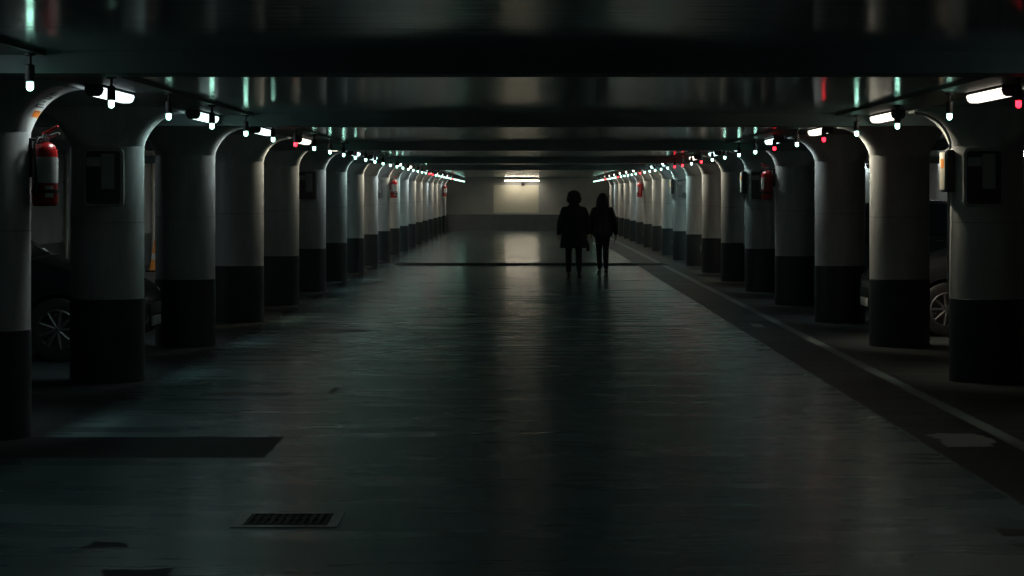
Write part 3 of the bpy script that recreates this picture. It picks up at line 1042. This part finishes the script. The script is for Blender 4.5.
def person(name_label, loc, spec):
    t = thing('person', loc)
    arms, legs = spec['arms'], spec['legs']
    bm = bmesh.new()
    hz = spec['head_z']
    add_head(bm, (0, spec.get('head_y', 0.02), hz))
    add_limb(bm, [((0, -0.01, hz - 0.20), 0.056), ((0, 0.0, hz - 0.06), 0.054)])
    add_rings(bm, [(0, 0, 0.82, 0.14, 0.10), (0, 0, 0.92, 0.165, 0.115), (0, 0, 1.08, 0.135, 0.095), (0, 0, 1.25, 0.155, 0.105), (0, 0, 1.38, 0.17, 0.09), (0, -0.01, 1.45, 0.09, 0.06)])
    for side, (sh, el, wr, dn, curl) in arms.items():
        add_limb(bm, [(sh, 0.050), (tuple((a + b) / 2 for a, b in zip(sh, el)), 0.045), (el, 0.037), (tuple((a * 0.6 + b * 0.4) for a, b in zip(el, wr)), 0.038), (wr, 0.026)])
        o = Vector((side, 0, 0))
        add_hand(bm, wr, dn, o, (0, 1, 0), curl)
    for side, (hip, kn, an) in legs.items():
        mid = tuple((a * 0.55 + b * 0.45) for a, b in zip(kn, an))
        add_limb(bm, [(hip, 0.085), (tuple((a + b) / 2 for a, b in zip(hip, kn)), 0.070), (kn, 0.052), (mid, 0.050), (an, 0.036)])
        add_limb(bm, [(an, 0.036), (Vector(an) + Vector((side * 0.01, 0.10, -0.035)), 0.030), (Vector(an) + Vector((side * 0.012, 0.15, -0.045)), 0.022)])
    remeshed('body', bm, M_skin, t, 0.0075, 1)
    # clothes
    bm = bmesh.new()
    add_rings(bm, spec['coat'])
    for side, (sh, el, wr, dn, curl) in arms.items():
        add_limb(bm, [(tuple(Vector(sh) + Vector((-side * 0.03, 0, -0.0))), 0.078), (sh, 0.074), (tuple((a + b) / 2 for a, b in zip(sh, el)), 0.066), (el, 0.058)])
        e2 = Vector(el).lerp(Vector(wr), 0.96)
        add_limb(bm, [(el, 0.058), (tuple(e2), 0.047)])
    for c in spec.get('coat_extra', []):
        add_ball(bm, *c)
    coat = remeshed(spec['coat_name'], bm, spec['coat_mat'], t, 0.011, 3)
    bm = bmesh.new()
    for side, (hip, kn, an) in legs.items():
        k = spec['trouser']
        add_limb(bm, [(hip, 0.105), (tuple((a + b) / 2 for a, b in zip(hip, kn)), 0.083 * k), (kn, 0.066 * k), (tuple(Vector(kn).lerp(Vector(an), 0.45)), 0.062 * k), (tuple(Vector(kn).lerp(Vector(an), 0.93)), 0.050 * k)])
    add_ball(bm, (0, 0, 0.92), (0.165, 0.125, 0.12), 18)
    remeshed('trousers', bm, M_trouser, t, 0.011, 2)
    for side, (hip, kn, an) in legs.items():
        a = Vector(an)
        zf = a.z - 0.085
        tilt = spec['heel'].get(side, 0.0)
        bm = bmesh.new()
        rows = []
        for (yy, w, h) in ((-0.065, 0.018, 0.05), (-0.05, 0.036, 0.075), (0.0, 0.040, 0.085), (0.06, 0.040, 0.07), (0.12, 0.046, 0.05), (0.17, 0.040, 0.036), (0.195, 0.02, 0.022)):
            ring = []
            for q in range(14):
                an_ = 2 * PI * q / 14
                ring.append((a.x + side * 0.008 * (yy / 0.15) + w * math.cos(an_), a.y + yy, zf + 0.012 + h * 0.5 + h * 0.5 * math.sin(an_)))
            rows.append(ring)
        add_loft(bm, rows)
        sole = bmesh.new()
        add_loft(sole, [[(a.x + side * 0.008 * (yy / 0.15) + w * cx, a.y + yy, zf + cz) for cx, cz in ((-1, 0), (1, 0), (1, 0.018), (-1, 0.018))]
                        for (yy, w) in ((-0.068, 0.02), (-0.05, 0.036), (0.0, 0.038), (0.06, 0.040), (0.12, 0.047), (0.17, 0.041), (0.198, 0.02))])
        for b_ in (bm, sole):
            piv = Vector((a.x, a.y + 0.13, zf))
            bmesh.ops.rotate(b_, verts=b_.verts, cent=piv, matrix=Matrix.Rotation(-tilt, 3, 'X'))
            low = min(v.co.z for v in b_.verts)
        low = min(v.co.z for v in sole.verts)
        for b_ in (bm, sole):
            bmesh.ops.translate(b_, verts=b_.verts, vec=(0, 0, -low))
        shoe = link('shoe', bm, M_shoe, t, angle=60)
        link('sole', sole, spec['sole'], shoe)
    bm = bmesh.new()
    spec['hair'](bm, hz)
    hair = link('hair', bm, M_hair, t)
    def mods(o):
        r = o.modifiers.new('r', 'REMESH')
        r.mode = 'VOXEL'
        r.voxel_size = 0.009
        tex = bpy.data.textures.new('hair_lumps', 'CLOUDS')
        tex.noise_scale = spec['hair_scale']
        d = o.modifiers.new('d', 'DISPLACE')
        d.texture = tex
        d.strength = spec['hair_amp']
        d.mid_level = 0.5
    bake(hair, mods)
    if not hair.data.materials:
        hair.data.materials.append(M_hair)
    t.scale = (spec['size'],) * 3
    tag(t, name_label, 'person', 'two people walking away down the aisle')
    return t

def hair_bushy(bm, z):
    add_ball(bm, (0, -0.012, z + 0.035), (0.138, 0.124, 0.118), 22)
    add_ball(bm, (-0.085, -0.02, z - 0.02), (0.062, 0.075, 0.085), 14)
    add_ball(bm, (0.085, -0.02, z - 0.02), (0.062, 0.075, 0.085), 14)
    add_ball(bm, (0, -0.075, z - 0.04), (0.10, 0.06, 0.085), 14)
def hair_long(bm, z):
    add_ball(bm, (0, -0.012, z + 0.028), (0.096, 0.108, 0.108), 22)
    add_rings(bm, [(0, -0.05, z - 0.34, 0.085, 0.022), (0, -0.07, z - 0.30, 0.115, 0.036), (0, -0.075, z - 0.20, 0.128, 0.045), (0, -0.06, z - 0.10, 0.122, 0.06), (0, -0.035, z + 0.02, 0.102, 0.08)])
    for s in (-1, 1):
        add_limb(bm, [((s * 0.085, 0.0, z + 0.02), 0.035), ((s * 0.10, -0.005, z - 0.10), 0.036), ((s * 0.095, -0.02, z - 0.24), 0.026)])

pA = person('person with bushy hair and a knee-length dark coat walking away, on the left', (1.035, 48.7, 0), dict(
    size=1.025,
    head_z=1.57,
    arms={-1: ((-0.19, 0.0, 1.325), (-0.275, -0.03, 1.10), (-0.305, 0.03, 0.86), (-0.05, 0.05, -1), 0.45),
          1: ((0.19, 0.0, 1.325), (0.275, -0.04, 1.11), (0.285, 0.0, 0.87), (0.0, 0.02, -1), 1.15)},
    legs={-1: ((-0.09, 0.0, 0.88), (-0.105, 0.07, 0.49), (-0.105, -0.02, 0.09)),
          1: ((0.09, 0.0, 0.88), (0.095, -0.02, 0.48), (0.095, -0.17, 0.115))},
    heel={1: 0.22}, trouser=1.0, sole=M_shoe,
    coat=[(0, -0.01, 0.58, 0.285, 0.19), (0, -0.01, 0.66, 0.275, 0.185), (0, -0.005, 0.85, 0.245, 0.165), (0, 0, 1.05, 0.222, 0.15), (0, 0, 1.20, 0.225, 0.15), (0, -0.005, 1.30, 0.21, 0.14), (0, -0.01, 1.385, 0.155, 0.11), (0, -0.01, 1.44, 0.10, 0.085), (0, -0.01, 1.49, 0.075, 0.075)],
    coat_name='coat', coat_mat=M_coat, hair=hair_bushy, hair_amp=0.032, hair_scale=0.04))
pB = person('person with long hair, short black jacket and slim trousers walking away, on the right', (1.68, 50.7, 0), dict(
    size=1.02,
    head_z=1.545,
    arms={-1: ((-0.165, 0.0, 1.31), (-0.245, -0.05, 1.09), (-0.235, 0.05, 0.86), (0.02, 0.1, -1), 0.5),
          1: ((0.165, 0.0, 1.31), (0.255, -0.03, 1.08), (0.275, 0.04, 0.84), (0.02, 0.08, -1), 0.5)},
    legs={-1: ((-0.075, 0.0, 0.87), (-0.068, -0.03, 0.47), (-0.066, -0.20, 0.12)),
          1: ((0.075, 0.0, 0.87), (0.070, 0.06, 0.48), (0.072, 0.02, 0.09))},
    heel={-1: 0.35}, trouser=0.9, sole=M_sole,
    coat=[(0, 0, 0.78, 0.20, 0.135), (0, 0, 0.86, 0.21, 0.145), (0, 0, 1.0, 0.19, 0.135), (0, 0, 1.12, 0.182, 0.13), (0, -0.003, 1.25, 0.195, 0.135), (0, -0.005, 1.33, 0.185, 0.12), (0, -0.01, 1.40, 0.125, 0.09), (0, -0.01, 1.455, 0.075, 0.07)],
    coat_name='jacket', coat_mat=M_jacket, hair=hair_long, hair_amp=0.018, hair_scale=0.03))

t = thing('handbag', (1.035 + 0.282, 48.72, 0.535))
t.scale = (0.8, 0.8, 0.8)
bm = bmesh.new()
rows = []
for z, w, dpt in ((0.0, 0.085, 0.12), (0.02, 0.095, 0.135), (0.12, 0.09, 0.13), (0.2, 0.07, 0.115), (0.215, 0.05, 0.10)):
    rows.append([(w * 0.55 * math.copysign(abs(math.cos(a)) ** 0.5, math.cos(a)), dpt * math.copysign(abs(math.sin(a)) ** 0.5, math.sin(a)), z) for a in [2 * PI * q / 24 for q in range(24)]])
add_loft(bm, rows)
link('bag_body', bm, M_leather, t)
bm = bmesh.new()
add_tube(bm, [(0, -0.07, 0.2), (0, -0.055, 0.27), (0, -0.02, 0.315), (0, 0.02, 0.315), (0, 0.055, 0.27), (0, 0.07, 0.2)], 0.008, 8)
link('strap', bm, M_leather, t)
tag(t, 'black handbag hanging from the right hand of the person in the long coat', 'handbag')
